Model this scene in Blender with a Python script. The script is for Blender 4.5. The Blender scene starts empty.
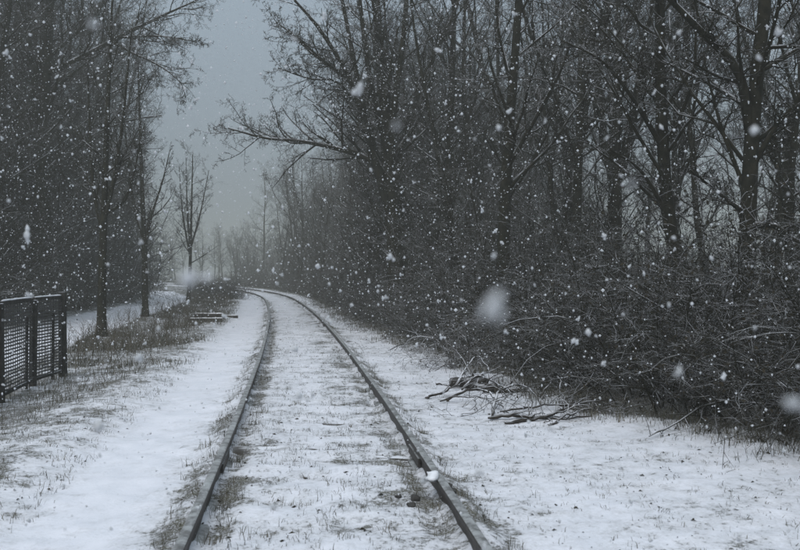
import bpy, math
import numpy as np

# ------------------------------------------------------------------ camera, sky, sun, exposure
scene = bpy.context.scene
COL = scene.collection
CAM_H = 1.57
cam_data = bpy.data.cameras.new('camera')
cam = bpy.data.objects.new('camera', cam_data)
COL.objects.link(cam)
scene.camera = cam
cam.location = (0.0, 0.0, CAM_H)
cam.rotation_euler = (math.radians(90.0 - 0.2), 0.0, 0.0)
cam_data.sensor_width = 36.0
cam_data.lens = 38.25
cam_data.clip_start = 0.02
cam_data.clip_end = 3000.0
cam_data.dof.use_dof = True
cam_data.dof.focus_distance = 15.0
cam_data.dof.aperture_fstop = 4.5

SUN_EL, SUN_AZ = 58.0, 200.0            # veiled sun, high behind the camera's shoulder
world = bpy.data.worlds.new('World')
scene.world = world
world.use_nodes = True
wn, wl = world.node_tree.nodes, world.node_tree.links
wn.clear()
w_out = wn.new('ShaderNodeOutputWorld')
w_bg = wn.new('ShaderNodeBackground')
w_bg.inputs['Strength'].default_value = 0.1
sky_t = wn.new('ShaderNodeTexSky')
sky_t.sky_type = 'NISHITA'
sky_t.sun_disc = False
sky_t.sun_elevation = math.radians(SUN_EL)
sky_t.sun_rotation = math.radians(SUN_AZ)
sky_t.dust_density = 4.0
hsv = wn.new('ShaderNodeHueSaturation')
hsv.inputs['Saturation'].default_value = 0.25
wl.new(sky_t.outputs['Color'], hsv.inputs['Color'])
# overcast cloud layer over the whole sky: luminance (1 + 2 sin e) / 3 of the zenith's
geo = wn.new('ShaderNodeTexCoord')
sep = wn.new('ShaderNodeSeparateXYZ')
wl.new(geo.outputs['Generated'], sep.inputs[0])
mr = wn.new('ShaderNodeMapRange')
mr.inputs['From Min'].default_value = 0.0
mr.inputs['From Max'].default_value = 1.0
mr.inputs['To Min'].default_value = 1.0 / 3.0
mr.inputs['To Max'].default_value = 1.0
wl.new(sep.outputs['Z'], mr.inputs['Value'])
cl = wn.new('ShaderNodeVectorMath'); cl.operation = 'SCALE'
cl.inputs[0].default_value = (5.4, 6.85, 8.4)
wl.new(mr.outputs[0], cl.inputs['Scale'])
wmix = wn.new('ShaderNodeMix'); wmix.data_type = 'RGBA'
wmix.inputs['Factor'].default_value = 0.9
wl.new(hsv.outputs['Color'], wmix.inputs['A'])
wl.new(cl.outputs['Vector'], wmix.inputs['B'])
wl.new(wmix.outputs['Result'], w_bg.inputs['Color'])
wl.new(w_bg.outputs[0], w_out.inputs['Surface'])

sun_data = bpy.data.lights.new('sun', 'SUN')
sun_data.energy = 1.5
sun_data.angle = math.radians(60.0)
sun_data.color = (1.0, 0.97, 0.93)
sun = bpy.data.objects.new('sun', sun_data)
COL.objects.link(sun)
sun.location = (0, -20, 60)
sun.rotation_euler = (math.radians(90.0 - SUN_EL), 0.0, math.radians(180.0 - SUN_AZ))

vs = scene.view_settings
vs.view_transform = 'Standard'
vs.look = 'None'
vs.exposure = 0.22
vs.gamma = 1.0
vs.use_curve_mapping = False
scene.cycles.max_bounces = 3
scene.cycles.diffuse_bounces = 2
scene.cycles.glossy_bounces = 1
scene.cycles.transmission_bounces = 2
scene.cycles.volume_bounces = 0
scene.cycles.use_denoising = True

# ------------------------------------------------------------------ helpers
def norm(v):
    return v / np.maximum(np.linalg.norm(v, axis=-1, keepdims=True), 1e-9)

def smooth(a, b, x):
    t = np.clip((np.asarray(x, float) - a) / (b - a), 0, 1)
    return t * t * (3 - 2 * t)

def _hash(ix, iy, seed):
    h = (ix.astype(np.int64) * 374761393 + iy.astype(np.int64) * 668265263 + seed * 1442695041) & 0xffffffff
    h = ((h ^ (h >> 13)) * 1274126177) & 0xffffffff
    return ((h ^ (h >> 16)) & 0xffff) / 65535.0

def vnoise(x, y, seed=0):
    x = np.asarray(x, float); y = np.asarray(y, float)
    ix, iy = np.floor(x), np.floor(y)
    fx, fy = x - ix, y - iy
    fx = fx * fx * (3 - 2 * fx); fy = fy * fy * (3 - 2 * fy)
    a = _hash(ix, iy, seed); b = _hash(ix + 1, iy, seed)
    c = _hash(ix, iy + 1, seed); d = _hash(ix + 1, iy + 1, seed)
    return (a * (1 - fx) + b * fx) * (1 - fy) + (c * (1 - fx) + d * fx) * fy

def fbm(x, y, seed=0, oct=4):
    s, a, t = 0.0, 1.0, 0.0
    for k in range(oct):
        s = s + a * vnoise(x * 2 ** k, y * 2 ** k, seed + k * 17); t += a; a *= 0.5
    return s / t

class MB:
    """Collects vertices and faces; build() links them as one mesh object."""
    def __init__(self):
        self.v, self.q, self.t, self.n = [], [], [], 0
    def add(self, verts, quads=None, tris=None):
        verts = np.asarray(verts, np.float32).reshape(-1, 3)
        if quads is not None and len(quads): self.q.append(np.asarray(quads, np.int64).reshape(-1, 4) + self.n)
        if tris is not None and len(tris): self.t.append(np.asarray(tris, np.int64).reshape(-1, 3) + self.n)
        self.v.append(verts); self.n += len(verts)
        return self
    def box(self, c, size, rz=0.0, tilt=0.0):
        sx, sy, sz = [s / 2 for s in size]
        p = np.array([[x, y, z] for z in (-sz, sz) for y in (-sy, sy) for x in (-sx, sx)], float)
        ct, st = math.cos(tilt), math.sin(tilt)
        p = np.stack([p[:, 0] * ct - p[:, 2] * st, p[:, 1], p[:, 0] * st + p[:, 2] * ct], 1)
        cr, sr = math.cos(rz), math.sin(rz)
        p = np.stack([p[:, 0] * cr - p[:, 1] * sr, p[:, 0] * sr + p[:, 1] * cr, p[:, 2]], 1) + np.array(c)
        return self.add(p, [[0, 2, 3, 1], [4, 5, 7, 6], [0, 1, 5, 4], [2, 6, 7, 3], [0, 4, 6, 2], [1, 3, 7, 5]])
    def tubes(self, P, R, s, cap=False):
        P = np.asarray(P, float); R = np.asarray(R, float)
        N, m = P.shape[:2]
        T = np.empty_like(P)
        T[:, 1:-1] = P[:, 2:] - P[:, :-2]; T[:, 0] = P[:, 1] - P[:, 0]; T[:, -1] = P[:, -1] - P[:, -2]
        T = norm(T)
        ref = np.where(np.abs(T[:, :1, 2:3]) > 0.7, np.array([1.0, 0.13, 0]), np.array([0.11, 0.07, 1.0]))
        u = norm(np.cross(T, np.broadcast_to(ref, T.shape)))
        w = np.cross(T, u)
        a = np.arange(s) * (2 * math.pi / s)
        V = P[:, :, None, :] + R[:, :, None, None] * (np.cos(a)[:, None] * u[:, :, None, :] + np.sin(a)[:, None] * w[:, :, None, :])
        idx = np.arange(N * m * s).reshape(N, m, s)
        nx = np.roll(idx, -1, axis=2)
        Q = np.stack([idx[:, :-1], nx[:, :-1], nx[:, 1:], idx[:, 1:]], -1).reshape(-1, 4)
        tr = None
        if cap:
            e = idx[:, -1]; b = idx[:, 0]
            tr = np.concatenate([np.stack([e[:, 0], e[:, k], e[:, k + 1]], -1) for k in range(1, s - 1)] +
                                [np.stack([b[:, 0], b[:, k + 1], b[:, k]], -1) for k in range(1, s - 1)])
        return self.add(V, Q, tr)
    def mesh(self, name, mat, smooth_shade=True):
        me = bpy.data.meshes.new(name)
        V = np.concatenate(self.v)
        Q = np.concatenate(self.q) if self.q else np.zeros((0, 4), np.int64)
        T = np.concatenate(self.t) if self.t else np.zeros((0, 3), np.int64)
        me.vertices.add(len(V)); me.vertices.foreach_set('co', V.ravel())
        me.loops.add(Q.size + T.size)
        me.loops.foreach_set('vertex_index', np.concatenate([Q.ravel(), T.ravel()]).astype(np.int32))
        me.polygons.add(len(Q) + len(T))
        st = np.concatenate([np.arange(len(Q)) * 4, Q.size + np.arange(len(T)) * 3]).astype(np.int32)
        me.polygons.foreach_set('loop_start', st)
        me.polygons.foreach_set('use_smooth', np.full(len(Q) + len(T), smooth_shade))
        me.update(calc_edges=True)
        me.materials.append(mat)
        return me
    def build(self, name, mat, parent=None, smooth_shade=True):
        o = bpy.data.objects.new(name, self.mesh(name, mat, smooth_shade))
        COL.objects.link(o)
        if parent is not None: o.parent = parent
        return o

def tag(o, label=None, cat=None, group=None, kind=None):
    if label: o['label'] = label
    if cat: o['category'] = cat
    if group: o['group'] = group
    if kind: o['kind'] = kind
    return o

def empty(name, loc, rz=0.0, s=1.0):
    o = bpy.data.objects.new(name, None)
    COL.objects.link(o)
    o.location = loc; o.rotation_euler = (0, 0, rz); o.scale = (s, s, s)
    o.empty_display_size = 0.2
    return o

def inst(name, me, parent):
    o = bpy.data.objects.new(name, me)
    COL.objects.link(o); o.parent = parent
    return o

# ------------------------------------------------------------------ materials
def new_mat(name):
    m = bpy.data.materials.new(name); m.use_nodes = True
    n, l = m.node_tree.nodes, m.node_tree.links
    n.clear()
    out = n.new('ShaderNodeOutputMaterial'); b = n.new('ShaderNodeBsdfPrincipled')
    l.new(b.outputs[0], out.inputs['Surface'])
    return m, n, l, b

def noise(n, l, scale, detail=4, rough=0.6, coord=None, kind='Object'):
    t = n.new('ShaderNodeTexNoise')
    t.inputs['Scale'].default_value = scale; t.inputs['Detail'].default_value = detail; t.inputs['Roughness'].default_value = rough
    if coord is None:
        c = n.new('ShaderNodeTexCoord'); coord = c.outputs[kind]
    l.new(coord, t.inputs['Vector'])
    return t.outputs['Fac']

def maprange(n, l, src, a, b, c=0.0, d=1.0, smoothstep=True):
    r = n.new('ShaderNodeMapRange')
    if smoothstep: r.interpolation_type = 'SMOOTHSTEP'
    for k, v in zip(('From Min', 'From Max', 'To Min', 'To Max'), (a, b, c, d)): r.inputs[k].default_value = v
    l.new(src, r.inputs['Value'])
    return r.outputs[0]

def math_node(n, l, op, a, b=None):
    m = n.new('ShaderNodeMath'); m.operation = op
    for k, v in enumerate((a, b)):
        if v is None: continue
        if isinstance(v, (int, float)): m.inputs[k].default_value = v
        else: l.new(v, m.inputs[k])
    return m.outputs[0]

def mixc(n, l, fac, a, b):
    m = n.new('ShaderNodeMix'); m.data_type = 'RGBA'
    for k, v in (('Factor', fac), ('A', a), ('B', b)):
        if isinstance(v, (int, float)): m.inputs[k].default_value = v
        elif isinstance(v, tuple): m.inputs[k].default_value = (*v, 1.0)
        else: l.new(v, m.inputs[k])
    return m.outputs['Result']

def bump(n, l, b, h, strength, dist):
    bp = n.new('ShaderNodeBump'); bp.inputs['Strength'].default_value = strength; bp.inputs['Distance'].default_value = dist
    l.new(h, bp.inputs['Height']); l.new(bp.outputs[0], b.inputs['Normal'])

SNOW = (0.79, 0.80, 0.84)

def bark_mat(name, dark, light, snow_lo=0.45, snow_hi=0.9, snow_amt=0.6, scale=9.0, rel=0.5):
    """Bark with a dusting of snow where the surface faces up."""
    m, n, l, b = new_mat(name)
    f = noise(n, l, scale, 5, 0.7)
    base = mixc(n, l, maprange(n, l, f, 0.35, 0.68), dark, light)
    g = n.new('ShaderNodeNewGeometry'); s = n.new('ShaderNodeSeparateXYZ')
    l.new(g.outputs['Normal'], s.inputs[0])
    up = maprange(n, l, s.outputs['Z'], snow_lo, snow_hi)
    patch = maprange(n, l, noise(n, l, 2.3, 3, 0.6), 0.38, 0.62)
    sn = math_node(n, l, 'MULTIPLY', math_node(n, l, 'MULTIPLY', up, patch), snow_amt)
    l.new(mixc(n, l, sn, base, SNOW), b.inputs['Base Color'])
    b.inputs['Roughness'].default_value = 0.9
    b.inputs['Specular IOR Level'].default_value = 0.15
    if rel: bump(n, l, b, f, rel, 0.02)
    return m

M = {}
M['trunk'] = bark_mat('bark_trunk', (0.012, 0.0115, 0.0075), (0.036, 0.033, 0.022), 0.25, 0.7, 0.8)
M['twig'] = bark_mat('bark_twig', (0.011, 0.0105, 0.006), (0.032, 0.028, 0.017), 0.2, 0.75, 0.6, 4.0, 0)
M['bramble'] = bark_mat('bramble_stem', (0.010, 0.0095, 0.006), (0.028, 0.025, 0.016), 0.2, 0.8, 0.65, 5.0, 0)
M['snowy'] = bark_mat('snow_laden_stem', (0.05, 0.045, 0.04), (0.10, 0.09, 0.08), -0.2, 0.4, 1.0, 5.0, 0)
M['fallen'] = bark_mat('fallen_wood', (0.022, 0.019, 0.017), (0.065, 0.055, 0.047), 0.3, 0.8, 0.85, 8.0, 0.4)
M['wood'] = bark_mat('weathered_timber', (0.025, 0.022, 0.02), (0.085, 0.075, 0.065), 0.55, 0.9, 0.85, 6.0, 0.4)
M['sleeper'] = bark_mat('snowed_sleeper', (0.05, 0.045, 0.04), (0.11, 0.10, 0.085), 0.3, 0.7, 0.93, 3.0, 0.4)
M['post'] = bark_mat('fence_post', (0.020, 0.019, 0.018), (0.055, 0.052, 0.048), 0.4, 0.8, 0.9, 14.0, 0.4)

def leaf_mat(name, a, b_, snow):
    m, n, l, b = new_mat(name)
    base = mixc(n, l, maprange(n, l, noise(n, l, 3.0, 3), 0.35, 0.65), a, b_)
    g = n.new('ShaderNodeNewGeometry'); s = n.new('ShaderNodeSeparateXYZ'); l.new(g.outputs['Normal'], s.inputs[0])
    up = maprange(n, l, s.outputs['Z'], 0.3, 0.9)
    sp = maprange(n, l, noise(n, l, 14.0, 2), 0.5, 0.62)
    l.new(mixc(n, l, math_node(n, l, 'MULTIPLY', math_node(n, l, 'MULTIPLY', up, sp), snow), base, SNOW), b.inputs['Base Color'])
    b.inputs['Roughness'].default_value = 0.85; b.inputs['Specular IOR Level'].default_value = 0.2
    return m
M['leaf'] = leaf_mat('withered_leaf', (0.018, 0.017, 0.011), (0.042, 0.034, 0.022), 0.5)
M['ivy'] = leaf_mat('evergreen_leaf', (0.022, 0.028, 0.018), (0.045, 0.050, 0.032), 0.5)
M['grass'] = leaf_mat('dead_grass', (0.045, 0.043, 0.030), (0.15, 0.135, 0.10), 1.0)
M['weed'] = leaf_mat('dry_weed', (0.05, 0.045, 0.032), (0.13, 0.11, 0.08), 0.7)

def ground_mat():
    m, n, l, b = new_mat('snowy_ground')
    c = n.new('ShaderNodeTexCoord').outputs['Object']
    at = n.new('ShaderNodeAttribute'); at.attribute_name = 'bare'
    n1 = noise(n, l, 1.3, 4, 0.65, c)
    n2 = noise(n, l, 7.0, 5, 0.7, c)
    n3 = noise(n, l, 38.0, 4, 0.75, c)
    v = math_node(n, l, 'ADD', math_node(n, l, 'MULTIPLY', n1, 0.30), math_node(n, l, 'MULTIPLY', n2, 0.38))
    v = math_node(n, l, 'ADD', v, math_node(n, l, 'MULTIPLY', n3, 0.32))
    v = math_node(n, l, 'ADD', v, math_node(n, l, 'MULTIPLY', at.outputs['Fac'], 0.34))
    fac = maprange(n, l, v, 0.548, 0.625)
    soil = mixc(n, l, maprange(n, l, n2, 0.35, 0.65), (0.045, 0.040, 0.030), (0.105, 0.100, 0.072))
    soil = mixc(n, l, maprange(n, l, noise(n, l, 90.0, 2, 0.6, c), 0.5, 0.65), soil, (0.5, 0.5, 0.52))
    sn = mixc(n, l, maprange(n, l, noise(n, l, 3.0, 4, 0.6, c), 0.3, 0.7), (0.74, 0.75, 0.80), (0.83, 0.83, 0.88))
    # thin snow lets a little of the ground through
    thin = math_node(n, l, 'MULTIPLY', maprange(n, l, v, 0.42, 0.60), 0.40)
    sn = mixc(n, l, thin, sn, (0.28, 0.275, 0.25))
    l.new(mixc(n, l, fac, sn, soil), b.inputs['Base Color'])
    b.inputs['Roughness'].default_value = 0.8; b.inputs['Specular IOR Level'].default_value = 0.25
    h = math_node(n, l, 'SUBTRACT', math_node(n, l, 'MULTIPLY', n3, 0.6), fac)
    bump(n, l, b, h, 0.6, 0.02)
    return m
M['ground'] = ground_mat()

def snow_mat(name, trans=0.0):
    m, n, l, b = new_mat(name)
    f = noise(n, l, 60.0, 3)
    l.new(mixc(n, l, f, (0.78, 0.79, 0.82), (0.88, 0.88, 0.90)), b.inputs['Base Color'])
    b.inputs['Roughness'].default_value = 0.7
    bump(n, l, b, f, 0.3, 0.005)
    return m
M['snow'] = snow_mat('clean_snow')

def flake_mat():
    m = bpy.data.materials.new('snowflake'); m.use_nodes = True
    n, l = m.node_tree.nodes, m.node_tree.links; n.clear()
    out = n.new('ShaderNodeOutputMaterial'); d = n.new('ShaderNodeBsdfDiffuse'); t = n.new('ShaderNodeBsdfTranslucent')
    d.inputs['Color'].default_value = t.inputs['Color'].default_value = (0.92, 0.93, 0.95, 1)
    mx = n.new('ShaderNodeMixShader'); mx.inputs[0].default_value = 0.5
    l.new(d.outputs[0], mx.inputs[1]); l.new(t.outputs[0], mx.inputs[2]); l.new(mx.outputs[0], out.inputs['Surface'])
    return m
M['flake'] = flake_mat()

def rail_mat():
    m, n, l, b = new_mat('rail_steel')
    f = noise(n, l, 30.0, 5, 0.7)
    steel = mixc(n, l, maprange(n, l, f, 0.35, 0.65), (0.020, 0.017, 0.015), (0.060, 0.050, 0.043))
    g = n.new('ShaderNodeNewGeometry'); s = n.new('ShaderNodeSeparateXYZ'); l.new(g.outputs['Normal'], s.inputs[0])
    up = maprange(n, l, s.outputs['Z'], 0.4, 0.85)
    fr = maprange(n, l, noise(n, l, 8.0, 5, 0.75), 0.35, 0.65, 0.25, 0.95)
    l.new(mixc(n, l, math_node(n, l, 'MULTIPLY', up, fr), steel, (0.40, 0.41, 0.41)), b.inputs['Base Color'])
    b.inputs['Roughness'].default_value = 0.6
    bump(n, l, b, f, 0.3, 0.004)
    return m
M['rail'] = rail_mat()

def metal_mat():
    m, n, l, b = new_mat('fence_wire')
    f = noise(n, l, 20.0, 3)
    l.new(mixc(n, l, f, (0.03, 0.03, 0.03), (0.07, 0.068, 0.065)), b.inputs['Base Color'])
    b.inputs['Roughness'].default_value = 0.6
    return m
M['wire'] = metal_mat()

def stone_mat():
    m, n, l, b = new_mat('dark_stone')
    f = noise(n, l, 25.0, 4)
    l.new(mixc(n, l, f, (0.02, 0.02, 0.02), (0.07, 0.065, 0.06)), b.inputs['Base Color'])
    b.inputs['Roughness'].default_value = 0.8
    return m
M['stone'] = stone_mat()

# ------------------------------------------------------------------ the lie of the land
def track_x(y):
    y = np.asarray(y, float)
    d = y - 4.43
    yc = np.minimum(y, 105.0); dc = yc - 4.43
    x = -0.35 - 0.115 * dc - 0.0008 * np.maximum(dc, 0) ** 2 - 0.0022 * np.maximum(yc - 45, 0) ** 2
    return x - 0.54 * np.maximum(y - 105.0, 0)

PATH_Y = np.array([-60, 0, 8, 14, 18, 29, 43, 53, 70, 100, 140, 450], float)
PATH_X = np.array([-5.5, -6.4, -6.9, -7.8, -8.5, -10.3, -12.5, -14.2, -20, -38, -66, -400], float)
EDGE_Y = np.array([-60, 0, 7.0, 8.3, 9.2, 11.8, 15.5, 19, 27.8, 44, 60, 80, 105, 450], float)
EDGE_O = np.array([5.0, 5.0, 4.6, 4.2, 3.35, 3.2, 2.85, 2.45, 1.9, 1.95, 2.2, 3.0, 4.0, 4.0], float)
def path_x(y): return np.interp(y, PATH_Y, PATH_X)
def edge_o(y): return np.interp(y, EDGE_Y, EDGE_O)

def sleeper_wave(y):
    return np.cos((y - 3.0) / 0.63 * 2 * math.pi) * smooth(40, 12, y)

def ground_z(x, y):
    x = np.asarray(x, float); y = np.asarray(y, float)
    o = x - track_x(y)
    z = 0.022 * (fbm(x * 1.3, y * 1.3, 3, 3) - 0.5) * 2 + 0.03 * (fbm(x * 0.4, y * 0.4, 9, 3) - 0.5) * 2
    z = z + 0.020 * (fbm(x * 6, y * 6, 5, 3) - 0.5) * 2 * smooth(60, 15, y)
    z = z + sleeper_wave(y) * 0.012 * smooth(1.35, 1.1, np.abs(o))
    # flangeways beside both rails, snow banked against their outer sides
    a = np.abs(o)
    z = z - (0.0 + 0.030 * vnoise(y * 2.3, o * 2, 51)) * np.exp(-((a - 0.70) / 0.08) ** 4) + 0.085 * np.exp(-((a - 0.89) / 0.085) ** 2) * (.45 + .5 * vnoise(y * 1.7, o, 52)) * smooth(.75, .83, a)
    # trodden walkway, left shoulder, path, right bank
    z = z - 0.03 * np.exp(-((o + 1.6) / 0.45) ** 2)
    z = z - 0.10 * smooth(-2.2, -3.8, o) + 0.05 * smooth(-1.9, -2.6, o)
    pd = np.abs(x - path_x(y))
    z = z - 0.05 * smooth(1.5, .9, pd)
    e = o - edge_o(y)
    z = z + 0.25 * smooth(-0.5, 4.0, e) + 0.06 * (fbm(x * 2.1, y * 2.1, 21, 3) - 0.3) * smooth(-0.8, 0.6, e)
    hummock = lambda cx, cy, r, h: h * np.exp(-(((x - cx) / r) ** 2 + ((y - cy) / r) ** 2))
    z = z + hummock(1.25, 12.4, 0.45, 0.10) + hummock(-7.1, 20.2, 0.5, 0.12) + hummock(-8.7, 29, 0.6, 0.12)
    return z

def bare_map(x, y):
    o = x - track_x(y)
    a = np.abs(o)
    b = np.full_like(o, 0.06)
    b = b + (0.05 + .36 * vnoise(y * 1.3, o, 66)) * np.exp(-((a - 0.68) / 0.10) ** 2) * (0.45 + 0.55 * (o < 0)) + (-.05 + .35 * vnoise(y * 1.1, o, 67)) * np.exp(-((a - 0.95) / 0.10) ** 2)
    b = b - 0.12 * np.exp(-(o / 0.35) ** 2) + 0.10 * np.maximum(-sleeper_wave(y), 0) * smooth(1.3, 1.1, a) + 0.12 * np.exp(-((o - .38) / .25) ** 2) * vnoise(y * .8, o * 0, 61)
    b = b - 0.30 * np.exp(-((o + 1.55) / 0.42) ** 2)
    left = smooth(-1.9, -2.7, o)
    pd = np.abs(x - path_x(y)); onpath = smooth(1.45, 1.05, pd)
    b = b + left * 0.15 * (1 - onpath) + left * (1 - onpath) * (0.12 + .35 * (fbm(x * .9, y * .6, 71, 3) - .5)) * smooth(12, 17, y)
    b = b - 0.35 * onpath + 0.02 * smooth(-2.0, -2.5, o) * smooth(13, 10, y) * (1 - onpath)
    e = o - edge_o(y)
    b = b + 0.75 * smooth(-0.35, 0.5, e) - 0.06 * smooth(1.1, 1.6, o) * (1 - smooth(-0.35, 0.5, e))
    return b

def build_ground():
    ys = [2.0]
    while ys[-1] < 430: ys.append(ys[-1] + max(0.035, 0.011 * ys[-1]))
    ys = np.concatenate([np.linspace(-70, 1.5, 30), np.array(ys)])
    xr = [0.0]
    while xr[-1] < 3.2: xr.append(xr[-1] + 0.042)
    while xr[-1] < 260: xr.append(xr[-1] * 1.038)
    xr = np.array(xr)
    # columns follow the track so the rails' grooves stay sharp
    cols = np.concatenate([-xr[:0:-1], xr])
    Y, O = np.meshgrid(ys, cols, indexing='ij')
    w = smooth(120, 200, np.abs(O))
    X = O + track_x(np.clip(Y, -10, 105.0)) * (1 - w)
    Z = ground_z(X, Y)
    nr, nc = Y.shape
    idx = np.arange(nr * nc).reshape(nr, nc)
    Q = np.stack([idx[:-1, :-1], idx[:-1, 1:], idx[1:, 1:], idx[1:, :-1]], -1).reshape(-1, 4)
    mb = MB().add(np.stack([X, Y, Z], -1), Q)
    o = mb.build('ground', M['ground'])
    at = o.data.attributes.new('bare', 'FLOAT', 'POINT')
    at.data.foreach_set('value', bare_map(X, Y).ravel().astype(np.float32))
    tag(o, 'snow covered ground with dead grass showing through', kind='structure')
build_ground()

# ------------------------------------------------------------------ railway track
def build_track():
    root = empty('railway_track', (0, 0, 0))
    tag(root, 'rusty single railway track under snow, curving left into the haze', 'railway track')
    prof = np.array([(-.068, -.06), (.068, -.06), (.068, -.048), (.010, -.030), (.010, .058), (.031, .070), (.033, .094),
                     (.029, .104), (.020, .109), (.0, .111), (-.020, .109), (-.029, .104), (-.033, .094), (-.031, .070), (-.010, .058), (-.010, -.030), (-.068, -.048)])
    ys = np.concatenate([np.arange(-6, 30, 0.25), np.arange(30, 108, 0.5)])
    cx = track_x(ys)
    sl = np.gradient(cx, ys)
    tn = norm(np.stack([sl, np.ones_like(sl)], 1)); nr = np.stack([tn[:, 1], -tn[:, 0]], 1)
    for side in (-1, 1):
        mb = MB()
        wob = 0.006 * (fbm(ys * 0.5, ys * 0 + side, 31, 2) - 0.5) * 2
        off = side * 0.80 + prof[None, :, 0] + wob[:, None]
        V = np.stack([cx[:, None] + nr[:, None, 0] * off, ys[:, None] + nr[:, None, 1] * off,
                      np.broadcast_to(prof[None, :, 1] + .022, off.shape)], -1)
        m, s = off.shape
        idx = np.arange(m * s).reshape(m, s); nx = np.roll(idx, -1, 1)
        Q = np.stack([idx[:-1], nx[:-1], nx[1:], idx[1:]], -1).reshape(-1, 4)
        mb.add(V, Q)
        r = mb.build('rail', M['rail'], root, False)
        for jy in (6.9, 24.5, 42.0):                      # fishplated joints
            k = int(np.argmin(abs(ys - jy)))
            for f in (-1, 1):
                p = MB(); a = -math.atan(sl[k])
                d = side * 0.80 + f * 0.024
                c = (cx[k] + nr[k, 0] * d, ys[k] + nr[k, 1] * d, 0.040)
                p.box(c, (0.022, 0.6, 0.07), math.atan2(tn[k, 1], tn[k, 0]) - math.pi / 2)
                p.build('fishplate', M['rail'], r, False)
    rng = np.random.default_rng(5)
    # sleepers under the snow: only edges and ends show through
    variants = []
    for v in range(4):
        mb = MB()
        xs = np.linspace(-1.25, 1.25, 11)
        pr = np.array([(-.12, -.14), (.12, -.14), (.13, -.02), (.11, .0), (-.11, .0), (-.13, -.02)])
        V = np.zeros((11, 6, 3))
        for i, x in enumerate(xs):
            j = rng.normal(0, 0.007, (6, 2))
            V[i, :, 0] = x; V[i, :, 1] = pr[:, 0] + j[:, 0]; V[i, :, 2] = pr[:, 1] + j[:, 1] + rng.normal(0, .004)
        idx = np.arange(66).reshape(11, 6); nx = np.roll(idx, -1, 1)
        Q = np.stack([idx[:-1], idx[1:], nx[1:], nx[:-1]], -1).reshape(-1, 4)
        tr = [(idx[e, 0], idx[e, k], idx[e, k + 1]) for e in (0, 10) for k in range(1, 5)]
        mb.add(V, Q, tr)
        variants.append(mb.mesh('sleeper', M['sleeper'], False))
    for k, y in enumerate(np.arange(3.0, 62, 0.63)):
        o = inst('sleeper', variants[k % 4], root)
        x = float(track_x(y)); a = float(track_x(y + .1) - track_x(y - .1)) / .2
        o.location = (x + rng.normal(0, .03), y + rng.normal(0, .04), float(ground_z(x + 0.25, y)) - (.022 if rng.random() < .18 and not 5.2 < y < 6.4 else .07) + rng.normal(0, .005))
        o.rotation_euler = (rng.normal(0, .03), rng.normal(0, .008), -math.atan(a) * -1 + rng.normal(0, .012))
build_track()

# ------------------------------------------------------------------ growing things
def grow(rng, S, D, L, R0, n, wander, trop, r_end=0.3):
    N = len(S); P = [S]; d = norm(D)
    tr = np.zeros(3); tr[2] = trop
    for k in range(n):
        d = norm(d + wander * rng.normal(size=(N, 3)) + tr)
        P.append(P[-1] + d * (L / n)[:, None])
    P = np.stack(P, 1)
    t = np.linspace(0, 1, n + 1)
    return P, R0[:, None] * (1 - (1 - r_end) * t)[None]

def spawn(rng, P, R, Ls, k, tlo, thi, alo, ahi, lf, rf, lvar=0.35, endfall=0.5, rmin=0.0048):
    N, m = P.shape[:2]
    t = tlo + (thi - tlo) * (np.arange(k)[None, :] + rng.random((N, k))) / k
    f = t * (m - 1); i = np.minimum(f.astype(int), m - 2); fr = (f - i)[..., None]
    ar = np.arange(N)[:, None]
    p0, p1 = P[ar, i], P[ar, i + 1]
    S = p0 * (1 - fr) + p1 * fr
    T = norm(p1 - p0)
    r = R[ar, i] * (1 - fr[..., 0]) + R[ar, i + 1] * fr[..., 0]
    S, T, r, t = S.reshape(-1, 3), T.reshape(-1, 3), r.ravel(), t.ravel()
    a = np.radians(alo + (ahi - alo) * rng.random(len(S)))
    q = norm(np.cross(T, rng.normal(size=T.shape)))
    D = T * np.cos(a)[:, None] + q * np.sin(a)[:, None]
    tt = (t - tlo) / max(thi - tlo, 1e-6)
    L = np.repeat(Ls, k) * lf * (1 - endfall * tt) * (1 + lvar * (rng.random(len(S)) * 2 - 1))
    return S, D, L, np.maximum(r * rf, rmin)

def catmull(pts, m):
    pts = np.asarray(pts, float)
    c = np.concatenate([[0], np.cumsum(np.linalg.norm(np.diff(pts, axis=0), axis=1))])
    t = np.linspace(0, c[-1], m)
    ext = np.concatenate([[2 * pts[0] - pts[1]], pts, [2 * pts[-1] - pts[-2]]])
    out = np.empty((m, 3))
    for j, tv in enumerate(t):
        i = min(int(np.searchsorted(c, tv, side='right')) - 1, len(pts) - 2)
        u = (tv - c[i]) / (c[i + 1] - c[i])
        p0, p1, p2, p3 = ext[i:i + 4]
        out[j] = 0.5 * ((2 * p1) + (-p0 + p2) * u + (2 * p0 - 5 * p1 + 4 * p2 - p3) * u * u + (-p0 + 3 * p1 - 3 * p2 + p3) * u ** 3)
    return out, c[-1]

# levels: (children, t from, t to, angle from, to, length factor, radius factor, segments, sides, wander, upward pull)
def ramify(rng, mb, P, R, Ls, levels):
    for (k, tlo, thi, alo, ahi, lf, rf, n, s, wa, tr) in levels:
        S, D, L, r = spawn(rng, P, R, Ls, k, tlo, thi, alo, ahi, lf, rf)
        P, R = grow(rng, S, D, L, r, n, wa, tr)
        Ls = L
        mb.tubes(P, R, s)

TWIGS = [(8, .12, 1, 32, 75, .44, .55, 5, 3, .24, .03), (6, .15, 1, 30, 75, .45, .6, 3, 3, .28, .03), (4, .2, 1, 30, 75, .5, .75, 2, 3, .28, .02)]
FAN = [(26, .25, 1, 30, 62, .34, .42, 7, 4, .10, .06)] + TWIGS

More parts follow.
